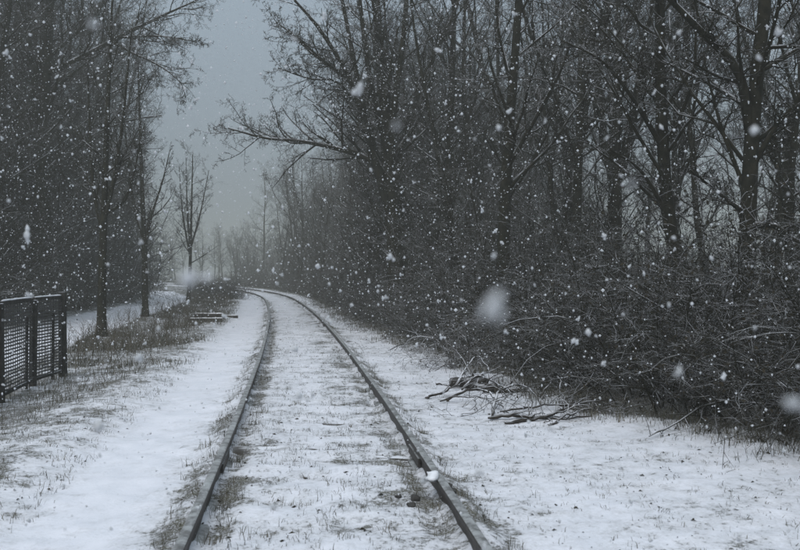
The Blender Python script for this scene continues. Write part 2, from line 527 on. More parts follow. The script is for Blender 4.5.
HERO_TWIGS = TWIGS[:2] + [(4, .2, 1, 30, 75, .5, .7, 1, 3, .28, .02)]
def trunk_tubes(mb, trunk, r0, r1, sides=8, m=16, flare=1.5):
    P, L = catmull(trunk, m)
    t = np.linspace(0, 1, m)
    R = r0 + (r1 - r0) * t
    if flare: R = R * (1 + (flare - 1) * np.exp(-t * L / 0.25))
    mb.tubes(P[None], R[None], sides, cap=True)
    return P[None], R[None], np.array([L])

def generic_tree(rng, H, r, k1, spread, clear, lean=0.04, twigs=TWIGS, forks=0):
    """Returns trunk mesh builder and crown mesh builder of one bare tree with its base at the origin."""
    tb, cb = MB(), MB()
    P, R = grow(rng, np.array([[0, 0, -0.15]]), np.array([[rng.normal(0, lean), rng.normal(0, lean), 1]]),
                np.array([H]), np.array([r]), 16, 0.045, 0.03, 0.12)
    R = R * (1 + 0.5 * np.exp(-np.linspace(0, 1, 17) * H / 0.3))[None]
    tb.tubes(P, R, 7, cap=True)
    Ls = np.array([H])
    if forks:
        S, D, L, rr = spawn(rng, P, R, Ls, forks, .22, .5, 12, 28, .68, .62, .2, .4)
        P2, R2 = grow(rng, S, D, L, rr, 12, .05, .04, .15)
        tb.tubes(P2, R2, 6)
        ramify(rng, cb, P2, R2, L, [(max(5, int(k1 * .5)), .2, 1, 28, 60, spread * 1.1, .4, 6, 4, .11, .06)] + twigs)
    ramify(rng, cb, P, R, Ls, [(k1, clear, 1, 32, 68, spread, .4, 7, 4, .11, .05)] + twigs)
    return tb, cb

def hero_tree(name, label, base, seed, trunks, limbs=(), k1=22, spread=.30, twigs=HERO_TWIGS, group=None, clear=.25, k_limb=10):
    """A tree drawn from its own trunk and limb lines, in metres from its base."""
    rng = np.random.default_rng(seed)
    root = empty(name, (base[0], base[1], float(ground_z(np.array(base[0]), np.array(base[1]))) - 0.02))
    tag(root, label, 'tree', group)
    tb, cb = MB(), MB()
    sets = []
    for j, (pts, r0, r1) in enumerate(trunks):
        P, R, L = trunk_tubes(tb, pts, r0, r1, 9 if j == 0 else 7, 18, 1.5 if j == 0 else 0)
        jit = rng.normal(0, .012, P.shape); jit[:, 0] = 0
        ramify(rng, cb, P, R, L, [(k1, clear if j == 0 else .15, 1, 30, 62, spread, .38, 7, 4, .11, .05)] + twigs)
    tb.build('trunk', M['trunk'], root)
    for (pts, r0, r1) in limbs:
        lb = MB()
        P, R, L = trunk_tubes(lb, pts, r0, r1, 6, 14, 0)
        lb.build('limb', M['trunk'], root)
        ramify(rng, cb, P, R, L, [(k_limb, .15, 1, 28, 62, .38, .5, 6, 4, .13, .06)] + twigs)
    cb.build('crown', M['twig'], root)
    return root

def at(px, py, Y):
    """Photo position to metres in the vertical plane Y metres ahead."""
    return ((px - 400) * Y / 850.0, CAM_H + (272 - py) * Y / 850.0)

def line(base, pts, dys=None):
    """Points (px, py, Y) as offsets from a tree's base."""
    g = float(ground_z(np.array(base[0]), np.array(base[1]))) - 0.02
    out = []
    for (px, py, Y) in pts:
        x, z = at(px, py, Y)
        out.append((x - base[0], Y - base[1], z - g))
    return out

def G0(b): return [(0, 0, -0.15)]

# --- right of the track
b = (-0.05, 24.0)
hero_tree('bare_tree', 'big many-stemmed bare tree whose long side limb reaches out over the track', b, 11,
    [(G0(b) + line(b, [(395, 250, 24), (390, 190, 24), (386, 120, 24), (380, 50, 24.2), (372, -60, 24.5), (366, -150, 24.6)]), .27, .05),
     (line(b, [(392, 225, 24), (372, 150, 23.6), (352, 85, 23.2), (320, 30, 22.8), (285, -10, 22.5)]), .13, .03),
     (line(b, [(390, 200, 24), (366, 120, 24.4), (350, 40, 24.8), (330, -60, 25.2)]), .12, .03),
     (line(b, [(389, 190, 24), (394, 110, 23.7), (404, 30, 23.4), (412, -90, 23.2)]), .13, .03),
     (line(b, [(391, 205, 24), (404, 140, 24.3), (425, 75, 24.6), (455, 10, 25), (475, -60, 25.2)]), .12, .03),
     (line(b, [(387, 150, 24), (372, 90, 23.8), (362, 20, 23.5), (350, -90, 23.3)]), .10, .03)],
    [(line(b, [(390, 178, 24), (366, 158, 23.6), (335, 148, 23.2), (300, 141, 22.8), (265, 138, 22.4), (228, 128, 22.2)]), .10, .02),
     (line(b, [(374, 130, 24), (340, 84, 23.6), (310, 79, 23.2), (278, 68, 22.8)]), .05, .015),
     (line(b, [(352, 80, 23.5), (325, 62, 23.0), (300, 40, 22.7), (276, 22, 22.4)]), .05, .015)], k1=13, spread=.29, clear=.3, k_limb=22)
b = (2.05, 17.0)
hero_tree('bare_tree', 'slim dark trunk rising straight behind the pile of fallen branches', b, 12,
    [(G0(b) + line(b, [(503, 280, 17), (505, 200, 17), (510, 120, 17.1), (516, 40, 17.2), (522, -60, 17.3), (526, -160, 17.4)]), .15, .04)],
    [(line(b, [(506, 170, 17), (540, 110, 16.6), (565, 60, 16.2), (575, 10, 16)]), .05, .015)], k1=20, spread=.28)
b = (4.0, 19.5)
hero_tree('bare_tree', 'thin trunk standing between the slim straight trunk and the two thick ones', b, 13,
    [(G0(b) + line(b, [(577, 290, 19.5), (577, 200, 19.5), (580, 120, 19.5), (581, 50, 19.6), (586, -60, 19.7), (590, -120, 19.7)]), .14, .03)],
    [], k1=20, spread=.28)
b = (4.35, 13.2)
hero_tree('bare_tree', 'thick trunk leaning left as it rises out of the thicket', b, 14,
    [(G0(b) + line(b, [(682, 285, 13.2), (668, 215, 13.2), (662, 130, 13.2), (660, 60, 13.2), (660, -20, 13.2), (664, -180, 13.3), (668, -260, 13.3)]), .12, .045)],
    [(line(b, [(664, 150, 13.2), (630, 95, 12.9), (600, 60, 12.6), (560, 40, 12.4)]), .045, .012),
     (line(b, [(668, 215, 13.2), (640, 170, 13), (610, 150, 12.8)]), .04, .012)], k1=24, spread=.27)
b = (4.9, 12.0)
hero_tree('bare_tree', 'thickest dark trunk at the right edge with a heavy limb slanting up left', b, 15,
    [(G0(b) + line(b, [(746, 300, 12), (748, 210, 12), (752, 130, 12), (758, 60, 12), (766, -20, 12), (770, -180, 12.1), (772, -300, 12.2)]), .135, .05)],
    [(line(b, [(751, 140, 12), (738, 72, 11.9), (705, 36, 11.8), (676, 6, 11.7), (640, -30, 11.6)]), .075, .03),
     (line(b, [(748, 225, 12), (775, 226, 11.8), (800, 242, 11.6), (830, 238, 11.5)]), .06, .02),
     (line(b, [(750, 170, 12), (780, 120, 11.8), (805, 100, 11.6)]), .05, .015),
     (line(b, [(747, 215, 12), (715, 190, 11.7), (690, 170, 11.4)]), .04, .012)], k1=24, spread=.25, k_limb=11)
b = (1.5, 26.0)
hero_tree('bare_tree', 'tall faint trunk just right of the many-stemmed tree', b, 16,
    [(G0(b) + line(b, [(447, 260, 26), (449, 170, 26), (452, 80, 26), (455, -20, 26), (458, -120, 26)]), .17, .04)],
    [], k1=22, spread=.27)
# --- left of the track
SLIM = [(7, .15, 1, 25, 55, .42, .55, 4, 3, .15, .10), (5, .2, 1, 28, 60, .45, .6, 3, 3, .16, .06), (3, .2, 1, 30, 60, .5, .7, 2, 3, .16, .04)]
b = (-7.1, 20.2)
hero_tree('bare_tree', 'slender bare tree nearest the wire fence, on the grassy verge', b, 21,
    [(G0(b) + line(b, [(102, 280, 20.2), (104, 210, 20.2), (107, 130, 20.3), (110, 60, 20.4), (113, -10, 20.5)]), .115, .02),
     (line(b, [(103, 225, 20.2), (112, 190, 20.1), (122, 130, 20), (128, 70, 19.9), (133, 20, 19.8)]), .055, .012),
     (line(b, [(103, 235, 20.2), (94, 190, 20.4), (90, 130, 20.6), (88, 60, 20.8)]), .05, .012),
     (line(b, [(103, 215, 20.2), (125, 200, 20), (136, 165, 19.8), (142, 130, 19.7)]), .04, .01)],
    [], k1=16, spread=.20, twigs=SLIM, clear=.35)
b = (-8.7, 29.0)
hero_tree('bare_tree', 'second slender bare tree on the verge, forked low', b, 22,
    [(G0(b) + line(b, [(145, 290, 29), (144, 240, 29), (142, 180, 29), (140, 120, 29), (138, 60, 29)]), .115, .02),
     (line(b, [(144, 250, 29), (152, 215, 29), (163, 180, 29), (170, 150, 29)]), .06, .012),
     (line(b, [(144, 240, 29), (134, 205, 29.3), (128, 160, 29.6), (124, 110, 30)]), .06, .012)],
    [], k1=16, spread=.22, twigs=SLIM, clear=.3)
b = (-12.2, 49.0)
hero_tree('bare_tree', 'pale vase-shaped young tree at the far end of the verge', b, 23,
    [(G0(b) + line(b, [(190, 270, 49), (191, 230, 49), (192, 190, 49), (193, 150, 49)]), .12, .02),
     (line(b, [(190, 255, 49), (183, 215, 49), (179, 165, 49)]), .07, .015),
     (line(b, [(190, 250, 49), (200, 215, 49), (209, 170, 49)]), .07, .015),
     (line(b, [(190, 245, 49), (187, 200, 49.5), (186, 155, 50)]), .06, .015)],
    [], k1=14, spread=.24, twigs=SLIM, clear=.25)
b = (-12.6, 29.5)
hero_tree('bare_tree', 'tall dark tree on the left whose high limb spreads against the sky', b, 24,
    [(G0(b) + line(b, [(38, 250, 29.5), (42, 150, 29.5), (48, 60, 29.5), (52, -40, 29.5), (56, -140, 29.5), (60, -240, 29.5)]), .24, .05)],
    [(line(b, [(46, 75, 29.5), (80, 58, 29.2), (118, 38, 29), (150, 22, 28.8), (180, 8, 28.6), (208, -4, 28.4)]), .10, .02),
     (line(b, [(118, 38, 29), (150, 36, 28.7), (175, 38, 28.5), (196, 42, 28.3)]), .05, .012),
     (line(b, [(110, 42, 29), (135, 54, 28.6), (160, 66, 28.4), (180, 82, 28.2), (186, 98, 28)]), .05, .012),
     (line(b, [(47, 60, 29.5), (90, 20, 29.8), (125, -20, 30)]), .07, .02)], k1=16, spread=.24, k_limb=19)

# --- the woods: kinds of bare tree, copied
kinds = []
for k, (H, r, k1, sp, clr, fk) in enumerate([(15, .17, 30, .24, .22, 0), (14, .15, 34, .20, .12, 0), (13, .16, 20, .26, .25, 3),
                                             (16, .14, 34, .19, .18, 0), (12, .12, 26, .24, .08, 2)]):
    tb, cb = generic_tree(np.random.default_rng(100 + k), H, r, k1, sp, clr, forks=fk)
    kinds.append((tb.mesh('trunk', M['trunk']), cb.mesh('crown', M['twig']), H))

def wood_tree(rng, x, y, H, label, group, kind=None):
    k = int(rng.integers(len(kinds))) if kind is None else kind
    tm, cm, h0 = kinds[k]
    s = H / h0
    root = empty('bare_tree', (x, y, float(ground_z(np.array(x), np.array(y)))), rng.uniform(0, 6.28), s)
    root.rotation_euler = (rng.normal(0, .03), rng.normal(0, .03), rng.uniform(0, 6.28))
    inst('trunk', tm, root); inst('crown', cm, root)
    tag(root, label, 'tree', group)
    return root

rng = np.random.default_rng(77)
def scatter(n, ylo, yhi, olo, ohi, mind, fx, taken):
    out = []; tries = 0
    while len(out) < n and tries < n * 60:
        tries += 1
        y = rng.uniform(ylo, yhi); o = rng.uniform(olo, ohi); x = float(fx(y)) + o
        if all((x - a) ** 2 + (y - c) ** 2 > mind ** 2 for a, c in taken):
            out.append((x, y, o)); taken.append((x, y))
    return out
RIGHT_TREES, RIGHT_SHRUBS = [], []
taken = [(-.05, 24), (2.05, 17), (4, 19.5), (4.35, 13.2), (4.9, 12), (1.5, 26)]
right_edge = lambda y: track_x(y) + edge_o(y)
for (x, y, o) in scatter(40, 15, 40, 1.0, 11, 1.4, right_edge, taken):
    if x / y > 0.21: continue
    rw = wood_tree(rng, x, y, rng.uniform(9, 15), 'bare trunk among many in the wood right of the track', 'trees of the right-hand wood'); RIGHT_TREES.append(rw)
for (x, y, o) in scatter(16, 27, 46, 0.7, 4.5, 1.1, right_edge, taken):
    RIGHT_TREES.append(wood_tree(rng, x, y, rng.uniform(10, 13.5), 'bare tree', 'trees of the right-hand wood', int(rng.choice([1, 3, 4]))))
for k in range(200):
    y = rng.uniform(16.5, 28); x = y * rng.uniform(.19, .47)
    if len([1 for t_ in RIGHT_TREES if t_.get('row') == 'back']) >= 7: break
    if all((x - a) ** 2 + (y - c) ** 2 > 1.2 for a, c in taken):
        taken.append((x, y))
        t_ = wood_tree(rng, x, y, rng.uniform(9.5, 13), 'bare tree', 'trees of the right-hand wood', int(rng.choice([1, 2, 3, 4])))
        t_['row'] = 'back'; RIGHT_TREES.append(t_)
for (x, y, o) in scatter(46, 36, 75, 1.2, 14, 1.4, right_edge, taken):
    H = rng.uniform(8, 11.5) if o < 5 else rng.uniform(10, 13)
    wood_tree(rng, x, y, H, 'hazy bare tree far along the right side of the track', 'far trees right of the track')
for (x, y, o) in scatter(16, 46, 76, 0.5, 3.5, 1.0, right_edge, taken):
    wood_tree(rng, x, y, rng.uniform(8, 11), 'hazy bare tree far along the right side of the track', 'far trees right of the track', int(rng.choice([1, 3, 4])))
for (x, y, o) in scatter(80, 74, 150, 2.0, 34, 2.0, right_edge, taken):
    wood_tree(rng, x, y, rng.uniform(11, 15) if y < 105 else rng.uniform(7, 9.5), 'faint tree in the haze where the track bends away', 'hazy trees at the bend')
for (x, y, H, kd, lab) in ((7.6, 17.5, 11, 2, 'bare tree seen through the gap between the two thick trunks'), (9.4, 20.5, 12, 0, 'bare tree at the right edge behind the thickest trunk'),
                           (6.2, 20.0, 10, 4, 'forked bare tree behind the leaning trunk'), (6.6, 14.6, 9, 4, 'small spreading tree beside the thickest trunk, near the right edge'),
                           (11.5, 27.0, 11, 1, 'bare tree standing alone beyond the thicket at the right edge')):
    wood_tree(rng, x, y, H, lab, 'trees of the right-hand wood', kd)
taken = [(-12.6, 29.5)]
left_edge = lambda y: path_x(y) - 1.6
for (x, y, o) in scatter(100, 22, 52, -11, -0.4, .95, left_edge, taken):
    wood_tree(rng, x, y, rng.uniform(14, 19), 'tall bare trunk among many in the dark wood beyond the path', 'trees of the left-hand wood', int(rng.choice([0, 1, 3])))
for (x, y, o) in scatter(44, 46, 90, -16, 0.0, 1.5, left_edge, taken):
    wood_tree(rng, x, y, rng.uniform(9, 15), 'hazy tree deep in the wood at the end of the path', 'far trees of the left-hand wood')

# --- shrubs
def shrub_kind(seed, stems, L, spread, leafn, mat, arch=-0.10, leaf_size=.024, thick=1.0, n1=9):
    rg = np.random.default_rng(seed)
    a = rg.uniform(0, 2 * math.pi, stems); r = np.sqrt(rg.random(stems)) * spread * .5
    S = np.stack([r * np.cos(a), r * np.sin(a), np.full(stems, -.08)], 1)
    tilt = rg.uniform(.15, .75, stems)
    b2 = a + rg.normal(0, .7, stems)
    D = np.stack([np.cos(b2) * tilt, np.sin(b2) * tilt, np.ones(stems)], 1)
    Ls = L * rg.uniform(.65, 1.25, stems)
    P, R = grow(rg, S, D, Ls, thick * (.006 + .016 * rg.random(stems) ** 2), 9, .15, arch, .3)
    P[..., 2] = np.maximum(P[..., 2], -.1)
    st, tw, lf = MB(), MB(), MB()
    st.tubes(P, R, 4)
    S1, D1, L1, r1 = spawn(rg, P, R, Ls, n1, .12, 1, 30, 75, .38 if thick == 1 else .30, .55, rmin=.004)
    P1, R1 = grow(rg, S1, D1, L1, r1, 4, .28, -.03, .4)
    tw.tubes(P1, R1, 3)
    S2, D2, L2, r2 = spawn(rg, P1, R1, L1, 5, .15, 1, 30, 75, .5, .7, rmin=.003)
    P2, R2 = grow(rg, S2, D2, L2, r2, 2, .3, -.02, .5)
    tw.tubes(P2, R2, 3)
    if leafn:
        pick = rg.integers(0, len(P2), leafn)
        C = P2[pick, rg.integers(0, 3, leafn)] + rg.normal(0, .03, (leafn, 3))
        u = norm(rg.normal(size=(leafn, 3))); v = norm(np.cross(u, rg.normal(size=(leafn, 3))))
        sz = leaf_size * rg.uniform(.5, 1.3, leafn)[:, None]
        V = np.stack([C - u * sz, C + v * sz * .55, C + u * sz, C - v * sz * .55], 1)
        V[:, 2] += np.cross(u, v) * sz * .4
        lf.add(V, np.arange(leafn * 4).reshape(-1, 4))
    return st.mesh('stem', mat), tw.mesh('twig', mat), (lf.mesh('foliage', M['leaf'], False) if leafn else None)

bram = [shrub_kind(200 + k, 42, 2.2, 1.5, 2000, M['bramble'], (-.10, -.14, -.06)[k]) for k in range(3)]
def shrub(rng, kinds_, x, y, s, name, label, cat, group=None, sz=None):
    root = empty(name, (x, y, float(ground_z(np.array(x), np.array(y)))), rng.uniform(0, 6.28), s)
    if sz: root.scale = (s, s, s * sz)
    st, tw, lf = kinds_[int(rng.integers(len(kinds_)))]
    inst('stem', st, root); inst('twig', tw, root)
    if lf: inst('foliage', lf, root)
    return tag(root, label, cat, group)

sapl = []
for k in range(3):
    sapl.append(shrub_kind(260 + k, 13, 4.6, 1.4, 0, M['twig'], (.03, .01, .02)[k], thick=2.0, n1=15))
rng = np.random.default_rng(91)
TENS = ['first', 'second', 'third', 'fourth', 'fifth', 'sixth', 'seventh', 'eighth', 'ninth', 'tenth', 'eleventh', 'twelfth', 'thirteenth',
        'fourteenth', 'fifteenth', 'sixteenth', 'seventeenth', 'eighteenth', 'nineteenth', 'twentieth']
ORD = TENS + ['twenty-' + w for w in TENS[:9]] + ['thirtieth'] + ['thirty-' + w for w in TENS[:9]]
y, nth = 5.6, 0
while y < 100:                                             # edge of the thicket
    far = y > 30
    x = float(right_edge(y)) + 0.85 + rng.normal(0, .15)
    s = rng.uniform(.75, 1.0) * (0.95 if y < 14 else .85 if not far else .8)
    shrub(rng, bram, x, y, s, 'bramble_bush',
          ORD[nth] + ' bramble bush along the thicket front, counted from the right end' if not far else 'hazy low bush along the far right side of the track',
          'bush', 'front edge of the thicket' if not far else 'far bushes right of the track')
    nth += 1
    y += 0.75 if y < 14 else 1.1 if not far else 2.2
tk = []
for (x, y, o) in scatter(46, 7, 32, 1.7, 6.0, 0.9, right_edge, tk):
    if x / y > .62: continue
    shrub(rng, bram, x, y, rng.uniform(.9, 1.25), 'bramble_bush', 'bramble bush deep inside the thicket among the trunks', 'bush', 'bushes inside the thicket')
for (x, y, o) in scatter(26, 32, 80, 2, 9, 1.6, right_edge, tk):
    shrub(rng, bram, x, y, rng.uniform(1.0, 1.5), 'bramble_bush', 'hazy bush under the far trees right of the track', 'bush', 'bushes under the far right-hand trees')
tk = []
for (x, y, o) in scatter(60, 20, 62, -7, -1.0, 1.15, left_edge, tk):
    shrub(rng, bram, x, y, rng.uniform(.9, 1.6), 'undergrowth_bush', 'dark undergrowth bush along the far side of the path', 'bush', 'undergrowth beyond the path')
for (x, y, o) in scatter(12, 46, 72, -4.2, -2.4, 1.4, track_x, tk):
    shrub(rng, bram, x, y, rng.uniform(.4, .8), 'verge_bush', 'low brushy growth on the verge where the track bends', 'bush', 'brush on the far verge')
tk = []
for (x, y, o) in scatter(13, 18, 34, 1.2, 8.0, 1.6, right_edge, tk):
    if x / y > .24: continue
    RIGHT_SHRUBS.append(shrub(rng, sapl, x, y, rng.uniform(.8, 1.1), 'tall_shrub', 'tall thin-stemmed shrub tangled among the right-hand trunks', 'shrub', 'tall shrubs in the right-hand wood'))
for (x, y, o) in scatter(40, 34, 110, 1.4, 10, 1.6, right_edge, tk):
    shrub(rng, sapl, x, y, rng.uniform(.8, 1.2), 'tall_shrub', 'hazy tall shrub among the far trees right of the track', 'shrub', 'far tall shrubs right of the track')
tk = []
for (x, y, o) in scatter(50, 22, 64, -7, -.5, 1.2, left_edge, tk):
    shrub(rng, sapl, x, y, rng.uniform(1.0, 1.6), 'tall_shrub', 'tall thin-stemmed shrub in the dark wood beyond the path', 'shrub', 'tall shrubs in the left-hand wood')
MARKS = [(-.002, 'many-stemmed tree'), (.058, 'tall faint trunk'), (.121, 'slim straight trunk'), (.205, 'thin trunk'), (.33, 'thick leaning trunk'), (.41, 'thickest trunk'), (-.06, 'long overhanging limb')]
for roots, what in ((RIGHT_TREES, 'bare tree'), (RIGHT_SHRUBS, 'tall thin-stemmed shrub')):
    count = {}
    for ob in sorted(roots, key=lambda q: q.location.y):
        q = ob.location.x / ob.location.y
        mark = min(MARKS, key=lambda m_: abs(m_[0] - q))[1]
        count[mark] = count.get(mark, 0) + 1
        ob['label'] = ORD[count[mark] - 1] + ' ' + what + ' from the front in line with the ' + mark
sn = shrub_kind(230, 34, 1.25, .7, 0, M['snowy'], -.22)
shrub(rng, [sn], 1.05, 14.2, .85, 'snowy_shrub', 'snow laden pale shrub bent over at the foot of the dark wood', 'bush')

# ------------------------------------------------------------------ grass and weeds
def blades(mb, rng, x, y, n_len, w, lean=.5):
    n = len(x)
    z = ground_z(x, y) - .01
    a = rng.uniform(0, 2 * math.pi, n); ln = lean * rng.random(n)
    L = n_len * rng.uniform(.45, 1.25, n)
    dx, dy = np.cos(a) * ln, np.sin(a) * ln
    b = rng.uniform(0, 2 * math.pi, n); ux, uy = np.cos(b) * w, np.sin(b) * w
    B = np.stack([x, y, z], 1); U = np.stack([ux, uy, np.zeros(n)], 1) * rng.uniform(.6, 1.3, n)[:, None]
    mid = B + np.stack([dx * L * .35, dy * L * .35, L * .6], 1)
    tip = B + np.stack([dx * L * 1.1, dy * L * 1.1, L * (1 - .35 * ln)], 1)
    V = np.stack([B - U, B + U, mid + U * .7, mid - U * .7, tip], 1)
    i = np.arange(n)[:, None] * 5
    mb.add(V, i + np.array([[0, 1, 2, 3]]), i + np.array([[3, 2, 4]]))

rng = np.random.default_rng(301)
def tufts(n, fy, fo, per, rad):
    y = fy(n); o = fo(n)
    x = track_x(y) + o
    x = np.repeat(x, per) + rng.normal(0, rad, n * per); y = np.repeat(y, per) + rng.normal(0, rad, n * per)
    return x, y
geo_y = lambda lo, hi: (lambda n: lo * (hi / lo) ** rng.random(n))
mb = MB()
# along both rails
x, y = tufts(180, geo_y(3.6, 45), lambda n: -0.67 + rng.normal(0, .07, n), 9, .035); blades(mb, rng, x, y, .10, .0022, 1.2)
x, y = tufts(110, geo_y(3.6, 45), lambda n: 0.67 + rng.normal(0, .06, n), 8, .035); blades(mb, rng, x, y, .085, .0022, 1.2)
x, y = tufts(140, geo_y(3.6, 45), lambda n: -0.95 + rng.normal(0, .07, n), 8, .03); blades(mb, rng, x, y, .09, .0022, 1.2)
x, y = tufts(120, geo_y(3.6, 45), lambda n: 0.96 + rng.normal(0, .07, n), 8, .03); blades(mb, rng, x, y, .09, .0022, 1.2)
tag(mb.build('rail_grass', M['grass'], None, False), 'dead grass poking up along both rails', 'grass', kind='stuff')
mb = MB()
x, y = tufts(700, geo_y(3.6, 30), lambda n: rng.uniform(-.5, .5, n), 6, .03); blades(mb, rng, x, y, .06, .002, 1.4)
x, y = tufts(1100, geo_y(3.6, 22), lambda n: rng.uniform(1.0, 5.0, n), 5, .03); blades(mb, rng, x, y, .05, .002, 1.5)
x, y = tufts(1300, geo_y(3.6, 16), lambda n: rng.uniform(-5.5, -1.9, n), 7, .045); blades(mb, rng, x, y, .07, .0022, 1.4)
tag(mb.build('sparse_grass', M['grass'], None, False), 'sparse dead grass tips showing through the open snow', 'grass', kind='stuff')
mb = MB()
n = 4200
y = geo_y(13.5, 62)(n); o = -2.15 - rng.random(n) ** .8 * np.minimum(np.maximum((track_x(y) - 2.1) - (path_x(y) + 1.5), .3), 6.0)
xx = track_x(y) + o
keep = (rng.random(n) < .45 + .55 * smooth(12, 18, y)) & (fbm(xx * .9, y * .6, 71, 3) + rng.normal(0, .06, n) > .47) & (xx > path_x(y) + 1.25)
y, o = y[keep], o[keep]; x = track_x(y) + o
x = np.repeat(x, 9) + rng.normal(0, .09, len(x) * 9); y = np.repeat(y, 9) + rng.normal(0, .09, len(y) * 9)
blades(mb, rng, x, y, .17, .004, 1.1)
n = 260
y = geo_y(8.5, 13.5)(n); x = rng.uniform(-5.7, -3.9, n)
x = np.repeat(x, 8) + rng.normal(0, .06, n * 8); y = np.repeat(y, 8) + rng.normal(0, .06, n * 8)
blades(mb, rng, x, y, .13, .003, 1.1)
tag(mb.build('verge_grass', M['grass'], None, False), 'tall withered grass on the verge between the track and the path', 'grass', kind='stuff')
mb = MB()
n = 1500
y = geo_y(5, 45)(n); o = edge_o(y) - .15 + rng.normal(0, .28, n)
x = track_x(y) + o
x = np.repeat(x, 9) + rng.normal(0, .06, n * 9); y = np.repeat(y, 9) + rng.normal(0, .06, n * 9)
blades(mb, rng, x, y, .15, .003, 1.1)
tag(mb.build('thicket_grass', M['grass'], None, False), 'dead grass along the foot of the thicket', 'grass', kind='stuff')

# stalky weeds on the verge
mb = MB()
n = 650
y = geo_y(14.5, 55)(n); o = -2.6 - rng.random(n) * np.minimum(np.maximum((track_x(y) - 2.6) - (path_x(y) + 1.3), .3), 5.0)
x = track_x(y) + o
ok = x > path_x(y) + 1.3; x, y = x[ok], y[ok]; n = len(x)
S = np.stack([x, y, ground_z(x, y) - .02], 1)
L = rng.uniform(.25, .7, n)
P, R = grow(rng, S, np.stack([rng.normal(0, .25, n), rng.normal(0, .25, n), np.ones(n)], 1), L, np.full(n, .006), 4, .09, 0)
mb.tubes(P, R, 3)
S1, D1, L1, r1 = spawn(rng, P, R, L, 7, .3, 1, 25, 60, .4, .7, rmin=.0035)
P1, R1 = grow(rng, S1, D1, L1, r1, 2, .15, .05); mb.tubes(P1, R1, 3)
tag(mb.build('verge_weeds', M['weed'], None), 'dry stalky weeds standing in the verge grass', 'weeds', kind='stuff')

# bits of litter, clods and dead leaves on the snow
mb = MB()
n = 3400
y = geo_y(3.6, 20)(n); o = np.where(rng.random(n) < .5, rng.uniform(-6, -1.9, n), rng.uniform(-1.0, 5.0, n))
x = track_x(y) + o; z = ground_z(x, y) + .004
sz = np.minimum(.0055 * np.exp(rng.normal(0, .5, n)), .014)
base = np.array([[1, 0, 0], [-.5, .8, 0], [-.6, -.7, 0], [.1, .1, .7]])
V = base[None] * sz[:, None, None] * rng.uniform(.6, 1.6, (n, 4, 3))
ca, sa = np.cos(rng.uniform(0, 6.28, n)), np.sin(rng.uniform(0, 6.28, n))
V = np.stack([V[..., 0] * ca[:, None] * 1.7 - V[..., 1] * sa[:, None], V[..., 0] * sa[:, None] * 1.7 + V[..., 1] * ca[:, None], V[..., 2]], -1) + np.stack([x, y, z], 1)[:, None]
i = np.arange(n)[:, None] * 4
T = np.concatenate([i + np.array([[0, 1, 3]]), i + np.array([[1, 2, 3]]), i + np.array([[2, 0, 3]])])
mb.add(V, None, T)
tag(mb.build('litter', M['leaf'], None, False), 'dead leaves and crumbs of earth lying on the snow', 'leaf litter', kind='stuff')

# ------------------------------------------------------------------ wire fence on the left
def build_fence():
    posts = [(-5.2, 13.1), (-5.18, 12.0), (-4.9, 10.4), (-4.72, 8.7)]
    H = 1.27
    root = empty('wire_fence', (posts[0][0], posts[0][1], 0.0))
    tag(root, 'dark wire mesh fence with square posts and snow along its top rail', 'fence')
    ox, oy = posts[0]
    gz = [float(ground_z(np.array(p[0]), np.array(p[1]))) for p in posts]
    tilt = (0.01, -.015, .012, 0)
    for j, (p, g) in enumerate(zip(posts, gz)):
        w = (.10, .085, .09, .09)[j]
        h = H + .16 + (.03 if j == 0 else -.05)
        mb = MB().box((p[0] - ox, p[1] - oy, g - .16 + h / 2), (w, w, h), tilt[j] * 3, tilt[j])
        po = mb.build('post', M['post'], root, False)
        bev = po.modifiers.new('bevel', 'BEVEL'); bev.width = .008; bev.segments = 2
    for j in range(3):
        a, c = np.array(posts[j]), np.array(posts[j + 1])
        d = np.linalg.norm(c - a); u = (c - a) / d; rz = math.atan2(u[1], u[0])
        mid = (a + c) / 2 - np.array([ox, oy]); g = (gz[j] + gz[j + 1]) / 2
        MB().box((mid[0], mid[1], g + H - .045), (d - .095, .035, .05), rz).build('top_rail', M['post'], root, False)
        # ridge of snow on the rail
        m = 15; t = np.linspace(.06, 1 - .06, m)
        pts = np.stack([a[0] - ox + (c[0] - a[0]) * t, a[1] - oy + (c[1] - a[1]) * t, np.full(m, g + H - .012)], 1)
        r = .012 * (0.75 + .5 * vnoise(t * 9, t * 0 + j, 44))
        r[0] = r[-1] = .006
        MB().tubes(pts[None], r[None], 6, cap=True).build('snow_cap', M['snow'], root)
        MB().box((mid[0], mid[1], g + .09), (d - .095, .03, .04), rz).build('bottom_rail', M['post'], root, False)
        rg = np.random.default_rng(60 + j)
        wb = MB()
        for hz in np.arange(.13, H - .08, .045):
            k = 9; tt = np.linspace(.03, .97, k)
            sag = .006 * np.sin(tt * math.pi) + rg.normal(0, .003, k)
            P = np.stack([a[0] - ox + (c[0] - a[0]) * tt + rg.normal(0, .004, k), a[1] - oy + (c[1] - a[1]) * tt, g + hz - sag], 1)
            wb.tubes(P[None], np.full((1, k), .012), 4)
        for tt in np.arange(.05, .97, .07 / d * 1.5):
            P = np.array([[a[0] - ox + (c[0] - a[0]) * tt, a[1] - oy + (c[1] - a[1]) * tt, g + z] for z in (.11, .6, H - .07)])
            wb.tubes(P[None], np.full((1, 3), .005), 4)
        wb.build('wire_mesh', M['wire'], root)
        tt = .35 if j == 0 else .22
        MB().box((a[0] - ox + (c[0] - a[0]) * tt, a[1] - oy + (c[1] - a[1]) * tt + .0, g + .5), (.035, .035, 1.0), rz, .03).build('stay', M['post'], root, False)
build_fence()

